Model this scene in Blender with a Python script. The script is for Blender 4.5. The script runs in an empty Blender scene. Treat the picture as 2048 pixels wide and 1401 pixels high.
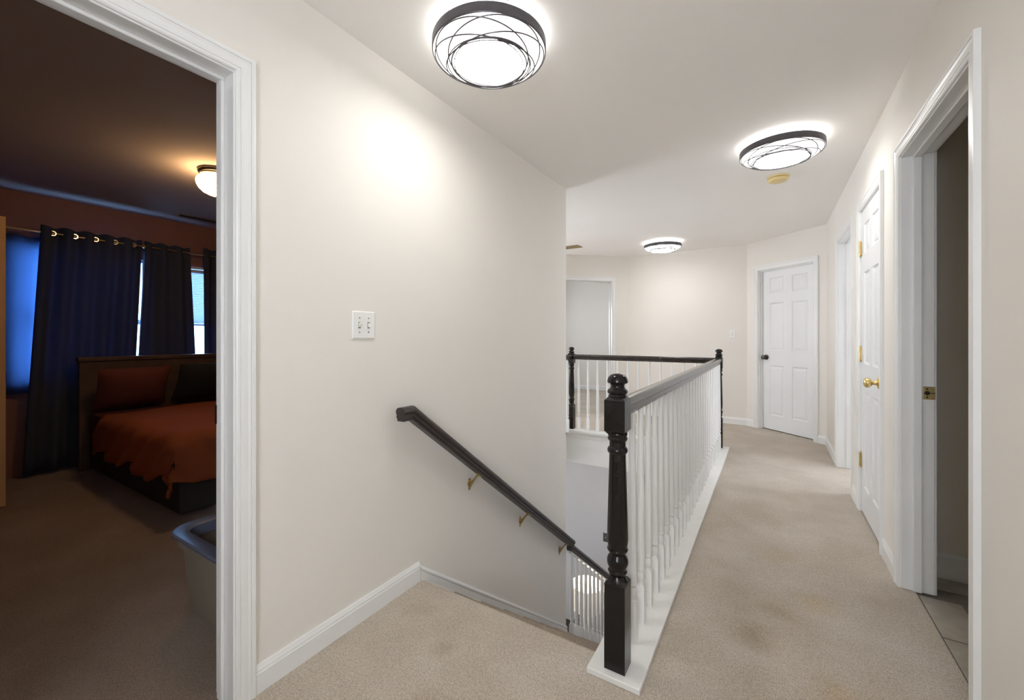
import bpy, bmesh, math, random
from mathutils import Vector, Matrix
random.seed(7)
sc = bpy.context.scene
COL = sc.collection

# ------------------------------------------------------------------ camera
F_PX, Y0_PX, YAW, CAM_H = 832.0, 673.5, 0.5555, 1.198
cam_d = bpy.data.cameras.new('camera')
cam_d.sensor_fit = 'HORIZONTAL'
cam_d.sensor_width = 36.0
cam_d.lens = F_PX * 36.0 / 2048.0
cam_d.shift_y = -(700.5 - Y0_PX) / 2048.0
cam_d.clip_start = 0.02
cam = bpy.data.objects.new('camera', cam_d)
cam.location = (0, 0, CAM_H)
cam.rotation_euler = (math.pi / 2, 0, YAW)
COL.objects.link(cam)
sc.camera = cam

# ------------------------------------------------------------------ world, exposure
w = bpy.data.worlds.new('sky')
sc.world = w
w.use_nodes = True
bg = w.node_tree.nodes['Background']
bg.inputs['Color'].default_value = (0.94, 0.965, 1.0, 1)
bg.inputs['Strength'].default_value = 3.7
sc.view_settings.view_transform = 'Standard'
sc.view_settings.look = 'None'
sc.view_settings.gamma = 1.0
sc.view_settings.use_curve_mapping = False
sc.view_settings.exposure = 2.25
LAMP = 6.6          # radiance of the lens in the middle of each hall light
try:
    sc.cycles.use_denoising = True
    sc.cycles.max_bounces = 6
    sc.cycles.diffuse_bounces = 6
    sc.cycles.glossy_bounces = 3
    sc.cycles.adaptive_threshold = 0.09
    sc.cycles.sample_clamp_indirect = 6.0
    sc.cycles.caustics_reflective = False
    sc.cycles.caustics_refractive = False
except Exception:
    pass


def portal(loc, rot, sx, sy):
    l = bpy.data.lights.new('window_portal', 'AREA')
    l.shape = 'RECTANGLE'
    l.size, l.size_y = sx, sy
    l.cycles.is_portal = True
    o = bpy.data.objects.new('window_portal', l)
    o.location = loc
    o.rotation_euler = rot
    COL.objects.link(o)


# ------------------------------------------------------------------ materials
MATS = {}


def nmat(name):
    m = bpy.data.materials.new(name)
    m.use_nodes = True
    nt = m.node_tree
    b = nt.nodes['Principled BSDF']
    MATS[name] = m
    return m, nt, b


def paint(name, col, rough=0.5, var=0.03, scale=3.0, bump=0.0, bscale=200.0, spec=0.5, metal=0.0, coat=0.0):
    m, nt, b = nmat(name)
    N, L = nt.nodes, nt.links
    tc = N.new('ShaderNodeTexCoord')
    nz = N.new('ShaderNodeTexNoise')
    nz.inputs['Scale'].default_value = scale
    nz.inputs['Detail'].default_value = 4
    L.new(tc.outputs['Object'], nz.inputs['Vector'])
    r = N.new('ShaderNodeValToRGB')
    c = col
    r.color_ramp.elements[0].position = 0.3
    r.color_ramp.elements[1].position = 0.7
    r.color_ramp.elements[0].color = (c[0] * (1 - var), c[1] * (1 - var), c[2] * (1 - var), 1)
    r.color_ramp.elements[1].color = (min(1, c[0] * (1 + var)), min(1, c[1] * (1 + var)), min(1, c[2] * (1 + var)), 1)
    L.new(nz.outputs['Fac'], r.inputs['Fac'])
    L.new(r.outputs['Color'], b.inputs['Base Color'])
    b.inputs['Roughness'].default_value = rough
    b.inputs['Metallic'].default_value = metal
    b.inputs['Specular IOR Level'].default_value = spec
    if coat:
        b.inputs['Coat Weight'].default_value = coat
        b.inputs['Coat Roughness'].default_value = 0.12
    if bump:
        n2 = N.new('ShaderNodeTexNoise')
        n2.inputs['Scale'].default_value = bscale
        n2.inputs['Detail'].default_value = 3
        L.new(tc.outputs['Object'], n2.inputs['Vector'])
        bp = N.new('ShaderNodeBump')
        bp.inputs['Strength'].default_value = bump
        bp.inputs['Distance'].default_value = 0.004
        L.new(n2.outputs['Fac'], bp.inputs['Height'])
        L.new(bp.outputs['Normal'], b.inputs['Normal'])
    return m


def carpet(name, col, stains=()):
    m, nt, b = nmat(name)
    N, L = nt.nodes, nt.links
    geo = N.new('ShaderNodeNewGeometry')
    pos = geo.outputs['Position']

    def noise(scale, detail=3, rough=0.55):
        n = N.new('ShaderNodeTexNoise')
        n.inputs['Scale'].default_value = scale
        n.inputs['Detail'].default_value = detail
        n.inputs['Roughness'].default_value = rough
        L.new(pos, n.inputs['Vector'])
        return n.outputs['Fac']

    fine = noise(240, 2, 0.65)
    tuft = noise(75, 3, 0.6)
    big = noise(2.6, 5, 0.6)
    rmp = N.new('ShaderNodeValToRGB')
    e = rmp.color_ramp.elements
    e[0].position, e[1].position = 0.36, 0.64
    e[0].color = (col[0] * 0.62, col[1] * 0.60, col[2] * 0.58, 1)
    e[1].color = (col[0] * 1.30, col[1] * 1.30, col[2] * 1.30, 1)
    mixv = N.new('ShaderNodeMath')
    mixv.operation = 'MULTIPLY_ADD'
    L.new(fine, mixv.inputs[0])
    mixv.inputs[1].default_value = 0.78
    ml = N.new('ShaderNodeMath')
    ml.operation = 'MULTIPLY'
    L.new(tuft, ml.inputs[0])
    ml.inputs[1].default_value = 0.22
    L.new(ml.outputs[0], mixv.inputs[2])
    L.new(mixv.outputs[0], rmp.inputs['Fac'])
    # broad wear
    r2 = N.new('ShaderNodeValToRGB')
    r2.color_ramp.elements[0].position = 0.35
    r2.color_ramp.elements[1].position = 0.68
    r2.color_ramp.elements[0].color = (0.86, 0.83, 0.80, 1)
    r2.color_ramp.elements[1].color = (1.05, 1.05, 1.06, 1)
    L.new(big, r2.inputs['Fac'])
    mx = N.new('ShaderNodeMix')
    mx.data_type = 'RGBA'
    mx.blend_type = 'MULTIPLY'
    mx.inputs['Factor'].default_value = 1.0
    L.new(rmp.outputs['Color'], mx.inputs['A'])
    L.new(r2.outputs['Color'], mx.inputs['B'])
    cur = mx.outputs['Result']
    wob = noise(9, 4, 0.7)
    for (sx, sy, rad, sc_, amt) in stains:
        d = N.new('ShaderNodeVectorMath')
        d.operation = 'DISTANCE'
        L.new(pos, d.inputs[0])
        d.inputs[1].default_value = (sx, sy, 0)
        a = N.new('ShaderNodeMath')
        a.operation = 'MULTIPLY_ADD'
        L.new(wob, a.inputs[0])
        a.inputs[1].default_value = rad * 2.2
        L.new(d.outputs['Value'], a.inputs[2])
        mr = N.new('ShaderNodeMapRange')
        mr.inputs['From Min'].default_value = rad * 1.1
        mr.inputs['From Max'].default_value = rad * 2.4
        mr.inputs['To Min'].default_value = amt * 0.75
        mr.inputs['To Max'].default_value = 0.0
        L.new(a.outputs[0], mr.inputs['Value'])
        m2 = N.new('ShaderNodeMix')
        m2.data_type = 'RGBA'
        m2.blend_type = 'MULTIPLY'
        L.new(mr.outputs['Result'], m2.inputs['Factor'])
        L.new(cur, m2.inputs['A'])
        m2.inputs['B'].default_value = (*sc_, 1)
        cur = m2.outputs['Result']
    L.new(cur, b.inputs['Base Color'])
    b.inputs['Roughness'].default_value = 0.95
    b.inputs['Specular IOR Level'].default_value = 0.1
    b.inputs['Sheen Weight'].default_value = 0.15
    bp = N.new('ShaderNodeBump')
    bp.inputs['Strength'].default_value = 0.55
    bp.inputs['Distance'].default_value = 0.006
    L.new(mixv.outputs[0], bp.inputs['Height'])
    L.new(bp.outputs['Normal'], b.inputs['Normal'])
    return m


def emit(name, col, strength, base=(0.9, 0.9, 0.9)):
    m, nt, b = nmat(name)
    b.inputs['Base Color'].default_value = (*base, 1)
    b.inputs['Emission Color'].default_value = (*col, 1)
    b.inputs['Emission Strength'].default_value = strength
    b.inputs['Roughness'].default_value = 0.4
    return m


def fabric(name, col, trans, tcol=None, scale=400):
    m, nt, b = nmat(name)
    N, L = nt.nodes, nt.links
    tc = N.new('ShaderNodeTexCoord')
    nz = N.new('ShaderNodeTexNoise')
    nz.inputs['Scale'].default_value = scale
    L.new(tc.outputs['Object'], nz.inputs['Vector'])
    r = N.new('ShaderNodeValToRGB')
    r.color_ramp.elements[0].color = (col[0] * .75, col[1] * .75, col[2] * .75, 1)
    r.color_ramp.elements[1].color = (col[0] * 1.25, col[1] * 1.25, col[2] * 1.25, 1)
    L.new(nz.outputs['Fac'], r.inputs['Fac'])
    L.new(r.outputs['Color'], b.inputs['Base Color'])
    b.inputs['Roughness'].default_value = 0.9
    b.inputs['Specular IOR Level'].default_value = 0.15
    if trans:
        t = N.new('ShaderNodeBsdfTranslucent')
        t.inputs['Color'].default_value = (*(tcol or col), 1)
        mx = N.new('ShaderNodeMixShader')
        mx.inputs['Fac'].default_value = trans
        L.new(b.outputs[0], mx.inputs[1])
        L.new(t.outputs[0], mx.inputs[2])
        L.new(mx.outputs[0], N['Material Output'].inputs['Surface'])
    return m


def glassmat(name, tint=(0.95, 0.97, 1.0)):
    m, nt, b = nmat(name)
    N, L = nt.nodes, nt.links
    t = N.new('ShaderNodeBsdfTransparent')
    t.inputs['Color'].default_value = (*tint, 1)
    g = N.new('ShaderNodeBsdfGlossy')
    g.inputs['Roughness'].default_value = 0.02
    mx = N.new('ShaderNodeMixShader')
    mx.inputs['Fac'].default_value = 0.05
    L.new(t.outputs[0], mx.inputs[1])
    L.new(g.outputs[0], mx.inputs[2])
    L.new(mx.outputs[0], N['Material Output'].inputs['Surface'])
    return m


STAINS = [(-1.30, 1.33, 0.07, (0.80, 0.70, 0.58), 0.7), (-1.06, 1.23, 0.05, (0.72, 0.64, 0.55), 0.8),
          (-0.93, 0.98, 0.09, (0.80, 0.68, 0.55), 0.8), (-0.05, 1.92, 0.09, (0.70, 0.62, 0.52), 0.8),
          (0.03, 2.15, 0.06, (0.78, 0.70, 0.58), 0.8), (0.22, 1.72, 0.10, (0.92, 0.74, 0.50), 0.8),
          (0.30, 1.55, 0.09, (0.90, 0.74, 0.55), 0.8), (0.18, 2.30, 0.08, (0.95, 0.82, 0.60), 0.8),
          (0.05, 2.70, 0.08, (0.90, 0.80, 0.62), 0.7), (0.10, 3.7, 0.10, (0.85, 0.78, 0.68), 0.6),
          (-0.25, 1.2, 0.10, (0.85, 0.76, 0.64), 0.7)]

paint('wall_paint', (0.803, 0.77, 0.718), 0.65, 0.012, 1.5, 0.05, 260)
paint('ceiling_paint', (0.91, 0.89, 0.86), 0.85, 0.01, 1.5, 0.04, 240)
paint('trim_white', (0.82, 0.82, 0.81), 0.32, 0.015, 4)
paint('trim_floor_white', (0.80, 0.79, 0.76), 0.40, 0.03, 12)
paint('door_white', (0.79, 0.795, 0.80), 0.35, 0.012, 3)
paint('black_paint', (0.011, 0.009, 0.008), 0.15, 0.15, 20, 0.012, 60, 0.35)
paint('rail_brown', (0.030, 0.021, 0.018), 0.20, 0.3, 12, 0.0, 120, 0.6, coat=0.25)
paint('wall_rail_brown', (0.034, 0.024, 0.021), 0.36, 0.3, 12, 0.05, 120, 0.5)
paint('brass', (0.80, 0.62, 0.28), 0.30, 0.08, 30, metal=1.0)
paint('brass_old', (0.52, 0.38, 0.16), 0.32, 0.15, 40, metal=1.0)
paint('bronze', (0.10, 0.085, 0.075), 0.28, 0.2, 40, metal=1.0)
paint('dark_bronze', (0.035, 0.027, 0.022), 0.4, 0.2, 40, metal=0.6)
paint('screw_grey', (0.35, 0.33, 0.30), 0.35, 0.1, 60, metal=0.8)
paint('fixture_metal', (0.115, 0.105, 0.115), 0.36, 0.1, 30, metal=0.55)
paint('plate_white', (0.86, 0.86, 0.84), 0.25, 0.01, 20)
paint('toggle_ivory', (0.85, 0.82, 0.74), 0.3, 0.02, 30)
paint('plate_dark', (0.13, 0.12, 0.11), 0.4, 0.2, 40, metal=0.4)
paint('vent_brown', (0.30, 0.22, 0.12), 0.5, 0.2, 30)
paint('vent_grey', (0.34, 0.34, 0.36), 0.5, 0.1, 30)
paint('aged_plastic', (0.80, 0.63, 0.30), 0.45, 0.04, 20)
paint('dark_gap', (0.03, 0.028, 0.025), 0.9, 0.1, 10)
paint('lower_wall', (0.70, 0.69, 0.70), 0.7, 0.012, 1.5)
paint('bath_wall', (0.60, 0.54, 0.455), 0.7, 0.02, 2)
paint('bath_trim', (0.62, 0.60, 0.55), 0.4, 0.02, 4)
paint('tile_stone', (0.36, 0.325, 0.27), 0.35, 0.14, 14, 0.05, 60)
paint('grout', (0.20, 0.175, 0.145), 0.9, 0.1, 40)
paint('lower_floor_wood', (0.06, 0.035, 0.022), 0.35, 0.3, 5)
paint('dark_wood', (0.035, 0.022, 0.017), 0.45, 0.3, 8)
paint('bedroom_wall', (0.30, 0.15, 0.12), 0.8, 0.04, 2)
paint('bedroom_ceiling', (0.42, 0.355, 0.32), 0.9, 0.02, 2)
paint('bedroom_door_paint', (0.74, 0.47, 0.24), 0.5, 0.03, 4)
paint('headboard_wood', (0.10, 0.062, 0.045), 0.5, 0.25, 6)
paint('tub_beige', (0.27, 0.24, 0.185), 0.4, 0.05, 8)
paint('tub_rim', (0.12, 0.14, 0.20), 0.25, 0.08, 8)
paint('tub_inside', (0.08, 0.07, 0.06), 0.5, 0.1, 8)
paint('silver', (0.75, 0.76, 0.80), 0.2, 0.05, 30, metal=1.0)
paint('rod_gold', (0.60, 0.42, 0.20), 0.35, 0.1, 30, metal=1.0)
paint('blind_white', (0.80, 0.80, 0.80), 0.5, 0.02, 10)
carpet('carpet_hall', (0.54, 0.484, 0.408), STAINS)
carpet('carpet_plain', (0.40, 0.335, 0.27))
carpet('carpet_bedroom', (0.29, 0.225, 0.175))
emit('lens', (1.0, 0.985, 0.955), LAMP)
emit('diffuser', (1.0, 0.985, 0.955), 0.42)
emit('backlight', (1.0, 0.985, 0.955), LAMP * 0.25)
emit('bowl_glow', (1.0, 0.62, 0.29), 6.0)
emit('shade_glow', (1.0, 0.82, 0.62), 0.10, (0.9, 0.87, 0.82))
emit('lining_glow', (1.0, 0.84, 0.62), 0.4, (0.9, 0.87, 0.82))
emit('bulb_glow', (1.0, 0.80, 0.55), 14.0)
fabric('curtain_dark', (0.075, 0.092, 0.150), 0.2, (0.06, 0.09, 0.17))
fabric('curtain_blue', (0.07, 0.11, 0.22), 0.5, (0.30, 0.42, 0.62))
fabric('bed_rust', (0.30, 0.085, 0.035), 0)
fabric('bed_maroon', (0.13, 0.045, 0.045), 0)
fabric('bed_skirt', (0.05, 0.045, 0.045), 0)
fabric('pillow_dark', (0.035, 0.038, 0.045), 0)
fabric('pillow_red', (0.16, 0.055, 0.045), 0)
glassmat('pane_glass')
glassmat('pane_daylight_blue', (0.52, 0.73, 1.0))  # blue cast of the bedroom daylight put into the glass colour
fabric('blind_cloth', (0.75, 0.76, 0.78), 0.35, (0.75, 0.80, 0.88))


# ------------------------------------------------------------------ mesh builder
class MB:
    def __init__(s):
        s.v, s.f = [], []

    def add(s, vs, fs):
        o = len(s.v)
        s.v += [tuple(p) for p in vs]
        s.f += [tuple(i + o for i in f) for f in fs]
        return s

    def box(s, x0, x1, y0, y1, z0, z1):
        vs = [(x0, y0, z0), (x1, y0, z0), (x1, y1, z0), (x0, y1, z0), (x0, y0, z1), (x1, y0, z1), (x1, y1, z1), (x0, y1, z1)]
        return s.add(vs, [(0, 3, 2, 1), (4, 5, 6, 7), (0, 1, 5, 4), (1, 2, 6, 5), (2, 3, 7, 6), (3, 0, 4, 7)])

    def cbox(s, x0, x1, y0, y1, z0, z1, c):
        """box with chamfered edges"""
        bm = bmesh.new()
        bmesh.ops.create_cube(bm, size=1.0)
        for vv in bm.verts:
            vv.co = Vector(((x0 + x1) / 2 + vv.co.x * (x1 - x0), (y0 + y1) / 2 + vv.co.y * (y1 - y0), (z0 + z1) / 2 + vv.co.z * (z1 - z0)))
        bmesh.ops.bevel(bm, geom=list(bm.edges), offset=c, segments=2, affect='EDGES', profile=0.5)
        bm.verts.index_update()
        s.add([vv.co[:] for vv in bm.verts], [[q.index for q in fc.verts] for fc in bm.faces])
        bm.free()
        return s

    def prism(s, poly, a0, a1, axis):
        """extrude 2D polygon along an axis. axis x: poly=(y,z); y: (x,z); z: (x,y)"""
        n = len(poly)

        def p(q, a):
            return {'x': (a, q[0], q[1]), 'y': (q[0], a, q[1]), 'z': (q[0], q[1], a)}[axis]
        vs = [p(q, a0) for q in poly] + [p(q, a1) for q in poly]
        fs = [tuple(range(n))[::-1], tuple(range(n, 2 * n))] + [(i, (i + 1) % n, n + (i + 1) % n, n + i) for i in range(n)]
        return s.add(vs, fs)

    def lathe(s, prof, seg=32, c=(0, 0, 0), axis='z', caps=True):
        vs, fs = [], []
        for (r, h) in prof:
            for i in range(seg):
                a = 2 * math.pi * i / seg
                q = (r * math.cos(a), r * math.sin(a), h)
                if axis == 'x':
                    q = (q[2], q[0], q[1])
                if axis == 'y':
                    q = (q[0], q[2], q[1])
                vs.append((q[0] + c[0], q[1] + c[1], q[2] + c[2]))
        n = len(prof)
        for j in range(n - 1):
            for i in range(seg):
                k = (i + 1) % seg
                fs.append((j * seg + i, j * seg + k, (j + 1) * seg + k, (j + 1) * seg + i))
        if caps:
            fs.append(tuple(range(seg))[::-1])
            fs.append(tuple((n - 1) * seg + i for i in range(seg)))
        return s.add(vs, fs)

    def sweep(s, prof, path, ups=None, closed_path=False):
        """sweep closed 2D profile (u sideways, v up) along 3D path with mitred joints"""
        P = [Vector(p) for p in path]
        n, m = len(P), len(prof)
        vs = []
        for i in range(n):
            if closed_path:
                d0 = (P[i] - P[i - 1]).normalized()
                d1 = (P[(i + 1) % n] - P[i]).normalized()
            else:
                d0 = (P[i] - P[i - 1]).normalized() if i else (P[1] - P[0]).normalized()
                d1 = (P[i + 1] - P[i]).normalized() if i < n - 1 else d0
            t = (d0 + d1)
            t = t.normalized() if t.length > 1e-6 else d1
            up = Vector(ups[i]) if ups else Vector((0, 0, 1))
            side = t.cross(up).normalized()
            u2 = side.cross(t).normalized()
            k = 1.0 / max(0.3, t.dot(d1))
            # stretch in the plane of the bend
            bend = (d1 - d0)
            for (a, b) in prof:
                o = side * a + u2 * b
                if bend.length > 1e-5:
                    bn = bend.normalized()
                    o = o + bn * (o.dot(bn)) * (k - 1)
                vs.append(P[i] + o)
        fs = []
        rng = n if closed_path else n - 1
        for i in range(rng):
            for j in range(m):
                a, b = i * m + j, i * m + (j + 1) % m
                i2 = (i + 1) % n
                fs.append((a, i2 * m + j, i2 * m + (j + 1) % m, b))
        if not closed_path:
            fs.append(tuple(range(m)))
            fs.append(tuple((n - 1) * m + j for j in range(m))[::-1])
        return s.add(vs, fs)

    def tube(s, path, r, seg=10, closed=False):
        prof = [(r * math.cos(2 * math.pi * i / seg), r * math.sin(2 * math.pi * i / seg)) for i in range(seg)]
        ups = None
        P = [Vector(p) for p in path]
        d = (P[-1] - P[0]) if not closed else Vector((1, 0, 0))
        if abs(d.normalized().z) > 0.9 and d.length > 0:
            ups = [(0, 1, 0)] * len(P)
        return s.sweep(prof, path, ups, closed)

    def ico(s, c, r, sub=2, sc_=(1, 1, 1)):
        bm = bmesh.new()
        bmesh.ops.create_icosphere(bm, subdivisions=sub, radius=r)
        bm.verts.index_update()
        s.add([(v.co.x * sc_[0] + c[0], v.co.y * sc_[1] + c[1], v.co.z * sc_[2] + c[2]) for v in bm.verts],
              [[q.index for q in f.verts] for f in bm.faces])
        bm.free()
        return s

    def mesh(s, name, mat, smooth=False, angle=40):
        me = bpy.data.meshes.new(name)
        me.from_pydata(s.v, [], s.f)
        bm = bmesh.new()
        bm.from_mesh(me)
        bmesh.ops.recalc_face_normals(bm, faces=list(bm.faces))
        bm.to_mesh(me)
        bm.free()
        me.materials.append(MATS[mat])
        if smooth:
            for p in me.polygons:
                p.use_smooth = True
            try:
                me.set_sharp_from_angle(angle=math.radians(angle))
            except Exception:
                pass
        me.update()
        return me

    def build(s, name, mat, parent=None, smooth=False, loc=(0, 0, 0), angle=40):
        return link(name, s.mesh(name, mat, smooth, angle), parent, loc)


def link(name, me, parent=None, loc=(0, 0, 0), rot=(0, 0, 0)):
    o = bpy.data.objects.new(name, me)
    COL.objects.link(o)
    o.location = loc
    o.rotation_euler = rot
    if parent is not None:
        o.parent = parent
    return o


def tag(o, label=None, cat=None, group=None, kind=None):
    if label:
        o['label'] = label
    if cat:
        o['category'] = cat
    if group:
        o['group'] = group
    if kind:
        o['kind'] = kind
    return o


def thing(name, label, cat, loc=(0, 0, 0), rotz=0.0, group=None, kind=None):
    o = bpy.data.objects.new(name, None)
    o.empty_display_size = 0.05
    COL.objects.link(o)
    o.location = loc
    o.rotation_euler = (0, 0, rotz)
    return tag(o, label, cat, group, kind)


def struct(name, mb, mat, label, smooth=False, parent=None):
    o = mb.build(name, mat, parent, smooth)
    if parent is None:
        tag(o, label, kind='structure')
    return o


def bevel(o, wdt=0.004, seg=2, ang=40):
    m = o.modifiers.new('bevel', 'BEVEL')
    m.width = wdt
    m.segments = seg
    m.limit_method = 'ANGLE'
    m.angle_limit = math.radians(ang)
    return o


# ------------------------------------------------------------------ layout numbers
XL, XR, H = -1.468, 0.529, 2.44
WT = 0.115
ZLOW, ZLC = -2.79, -0.39          # lower floor, underside of the landing
C1, C2, C3 = Vector((0.529, 5.735)), Vector((-0.265, 6.43)), Vector((-1.885, 6.48))
D6 = Vector((-0.73, -0.683)).normalized()
C4 = C3 + D6 * 1.42
YEND = 3.231                      # end of the left wall
YN = 1.50                         # landing nosing
RISE, RUN = 0.186, 0.247
DOOR_H = 2.05
LEFT_OP = (-0.098, 0.664)


def wall_seg(name, p0, p1, mat, label, z0=0.0, z1=H, t=WT, openings=()):
    """wall from p0 to p1 seen from the hall with p0 on the left; thickness goes away from the viewer"""
    p0, p1 = Vector(p0), Vector(p1)
    L = (p1 - p0).length
    a = math.atan2(p1.y - p0.y, p1.x - p0.x)
    mb = MB()
    x = 0.0
    for op in sorted(openings):
        s0, s1, zb, zt = op
        if zb == 0 and zt == DOOR_H:      # room for the jamb
            s0, s1, zb, zt = s0 - 0.0155, s1 + 0.0155, -0.06, zt + 0.0155
        if s0 > x:
            mb.box(x, s0, 0, t, z0, z1)
        same = [q for q in openings if q[0] == op[0]]
        if len(same) > 1 and op == sorted(same)[0]:
            zs = [z0] + [q for e in sorted(same, key=lambda e: e[2]) for q in (e[2], e[3])] + [z1]
            for q in range(0, len(zs), 2):
                mb.box(s0, s1, 0, t, zs[q], zs[q + 1])
            x = s1
            continue
        if len(same) > 1:
            continue
        if zt < z1:
            mb.box(s0, s1, 0, t, zt, z1)
        if zb > z0:
            mb.box(s0, s1, 0, t, z0, zb)
        x = s1
    if x < L:
        mb.box(x, L, 0, t, z0, z1)
    o = mb.build(name, mat)
    o.location = (p0.x, p0.y, 0)
    o.rotation_euler = (0, 0, a)
    tag(o, label, kind='structure')
    return o


# ------------------------------------------------------------------ floors
def b6(*a):
    return MB().box(*a)


fl = MB()
fl.box(XL, XR, -1.2, YN - 0.03, -0.05, 0)
fl.box(-0.556, XR, YN - 0.03, 4.86, -0.05, 0)
fl.box(-4.5, 3.0, 4.86, 9.0, -0.05, 0)
fl.box(-4.5, -2.20, 3.24, 4.86, -0.05, 0)
fl.box(XR, XR + 0.05, -1.2, 4.86, -0.05, 0)
fl.box(XR + 0.05, 3.0, 2.99, 4.86, -0.05, 0)
# rolled carpet nosing at the head of the stairs
pts = [(YN - 0.03, 0.0)] + [(YN - 0.0 + 0.028 * math.sin(t), -0.028 + 0.028 * math.cos(t)) for t in [i * math.pi / 10 for i in range(0, 8)]] + [(YN - 0.01, -0.06), (YN - 0.03, -0.06)]
fl.prism(pts, XL, -0.556, 'x')
struct('floor', fl, 'carpet_hall', 'beige cut pile carpet of the upstairs hall', smooth=True)
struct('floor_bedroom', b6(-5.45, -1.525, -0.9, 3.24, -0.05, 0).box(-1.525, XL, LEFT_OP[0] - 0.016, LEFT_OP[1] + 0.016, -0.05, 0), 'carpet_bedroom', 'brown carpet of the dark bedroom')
struct('floor_lower', b6(-4.5, 0.6, 1.0, 5.6, ZLOW - 0.05, ZLOW), 'lower_floor_wood', 'dark floor of the entry below the stairs')

# bathroom tile floor, tiles laid on the diagonal
bf = tag(b6(XR + 0.05, 3.0, 1.1, 2.895, -0.05, -0.006).build('floor_bathroom', 'grout'), 'stone tile floor of the dim bathroom', kind='structure')
TS = 0.325
tile_me = MB().cbox(-TS / 2 + 0.004, TS / 2 - 0.004, -TS / 2 + 0.004, TS / 2 - 0.004, -0.012, 0.002, 0.002).mesh('tile', 'tile_stone')
ca = math.radians(45)
for i in range(-6, 7):
    for j in range(-6, 7):
        u, v = i * TS, j * TS
        x = 0.95 + u * math.cos(ca) - v * math.sin(ca)
        y = 2.42 + u * math.sin(ca) + v * math.cos(ca)
        if 0.76 < x < 1.9 and 1.35 < y < 2.68:
            link('tile', tile_me, bf, (x, y, 0), (0, 0, ca))
# straight tile course along the door and the wall so that no bare grout shows
edge_me = MB().cbox(-TS / 2 + 0.004, TS / 2 - 0.004, -0.07, 0.07, -0.016, -0.001, 0.002).mesh('edge_tile', 'tile_stone')
for k in range(4):
    link('edge_tile', edge_me, bf, (0.58 + 0.075, 1.5 + k * TS, 0), (0, 0, math.pi / 2))
for k in range(5):
    link('edge_tile', edge_me, bf, (0.76 + k * TS, 2.82, 0))

# ------------------------------------------------------------------ ceilings
struct('ceiling', MB().box(-1.525, XR + 0.06, -1.3, 3.2, H, H + 0.15).box(-4.7, 3.1, 3.2, 9.2, H, H + 0.15).box(XR + 0.06, 3.1, -1.3, 3.2, H, H + 0.15),
       'ceiling_paint', 'off white ceiling of the hall')
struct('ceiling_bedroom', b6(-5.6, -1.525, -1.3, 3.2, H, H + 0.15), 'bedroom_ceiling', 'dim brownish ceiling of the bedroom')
lc = MB().box(-4.5, -0.50, 4.885, 5.6, ZLC, -0.05).box(-4.5, -2.22, 3.24, 4.885, ZLC, -0.05)
struct('ceiling_lower', lc, 'ceiling_paint', 'underside of the landing above the entry')

# ------------------------------------------------------------------ hall walls
wall_seg('wall_left', (XL, -1.2), (XL, YEND), 'wall_paint', 'long off white wall with the stair handrail', ZLOW, H, WT,
         [(LEFT_OP[0] + 1.2, LEFT_OP[1] + 1.2, 0, DOOR_H)])
# openings in the right wall (world y)
BATH, CLO, RM4 = (1.835, 2.66), (3.07, 3.69), (4.05, 4.81)


def rs(y):
    return C1.y - y


wall_seg('wall_right', (XR, C1.y), (XR, -1.2), 'wall_paint', 'off white wall with three doorways along the corridor', 0, H, WT,
         [(rs(b), rs(a), 0, DOOR_H) for (a, b) in (BATH, CLO, RM4)])
L12 = (C1 - C2).length
wall_seg('wall_far_right', C2, C1, 'wall_paint', 'angled off white wall around the closed panel door', 0, H, WT, [(0.180, 0.905, 0, DOOR_H)])
wall_seg('wall_far', C3, C2, 'wall_paint', 'off white end wall behind the far banister')
wall_seg('wall_far_left', C4, C3, 'wall_paint', 'angled off white wall with the open doorway behind the banister', 0, H, WT, [(1.42 - 0.272 - 0.80, 1.42 - 0.272, 0, DOOR_H)])
wall_seg('wall_left_landing', (-4.5, C4.y), C4, 'wall_paint', 'off white wall at the left of the landing')
wall_seg('wall_behind', (XR, -1.2), (XL, -1.2), 'wall_paint', 'off white wall behind the viewer', 0, H, WT, [(0.10, 0.86, 1.00, 2.10)])
# foyer shell
wall_seg('wall_foyer', (-1.525, 3.24), (-4.5, 3.24), 'wall_paint', 'off white foyer wall behind the bedroom', ZLOW, H, 0.10)
wall_seg('wall_foyer_window', (-4.5, 3.2), (-4.5, 9.0), 'lower_wall', 'foyer and back room wall with windows', ZLOW, H, 0.1,
         [(0.35, 1.30, ZLOW + 1.00, ZLC - 0.60), (0.35, 1.30, 0.55, 2.30), (3.7, 4.55, 0.95, 1.85)])
wall_seg('wall_lower', (-4.5, 5.40), (-0.44, 5.40), 'lower_wall', 'pale lavender entry wall with a dark switch below the landing', ZLOW, ZLC, 0.1)
struct('wall_stair', b6(-0.556, -0.45, YN - 0.03, 5.5, ZLOW, -0.05), 'lower_wall', 'white wall down the right side of the stairs')
struct('wall_under_landing', b6(XL, -0.45, YN - 0.12, YN - 0.03, ZLOW, -0.05), 'lower_wall', 'wall below the landing edge')
struct('wall_room_back', b6(-4.6, 3.1, 8.92, 9.05, 0, H), 'wall_paint', 'pale wall of the room seen through the far doorway')
struct('wall_room_divider', b6(-1.9, -1.8, 6.60, 8.92, 0, H), 'wall_paint', 'side wall of the back room')
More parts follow.
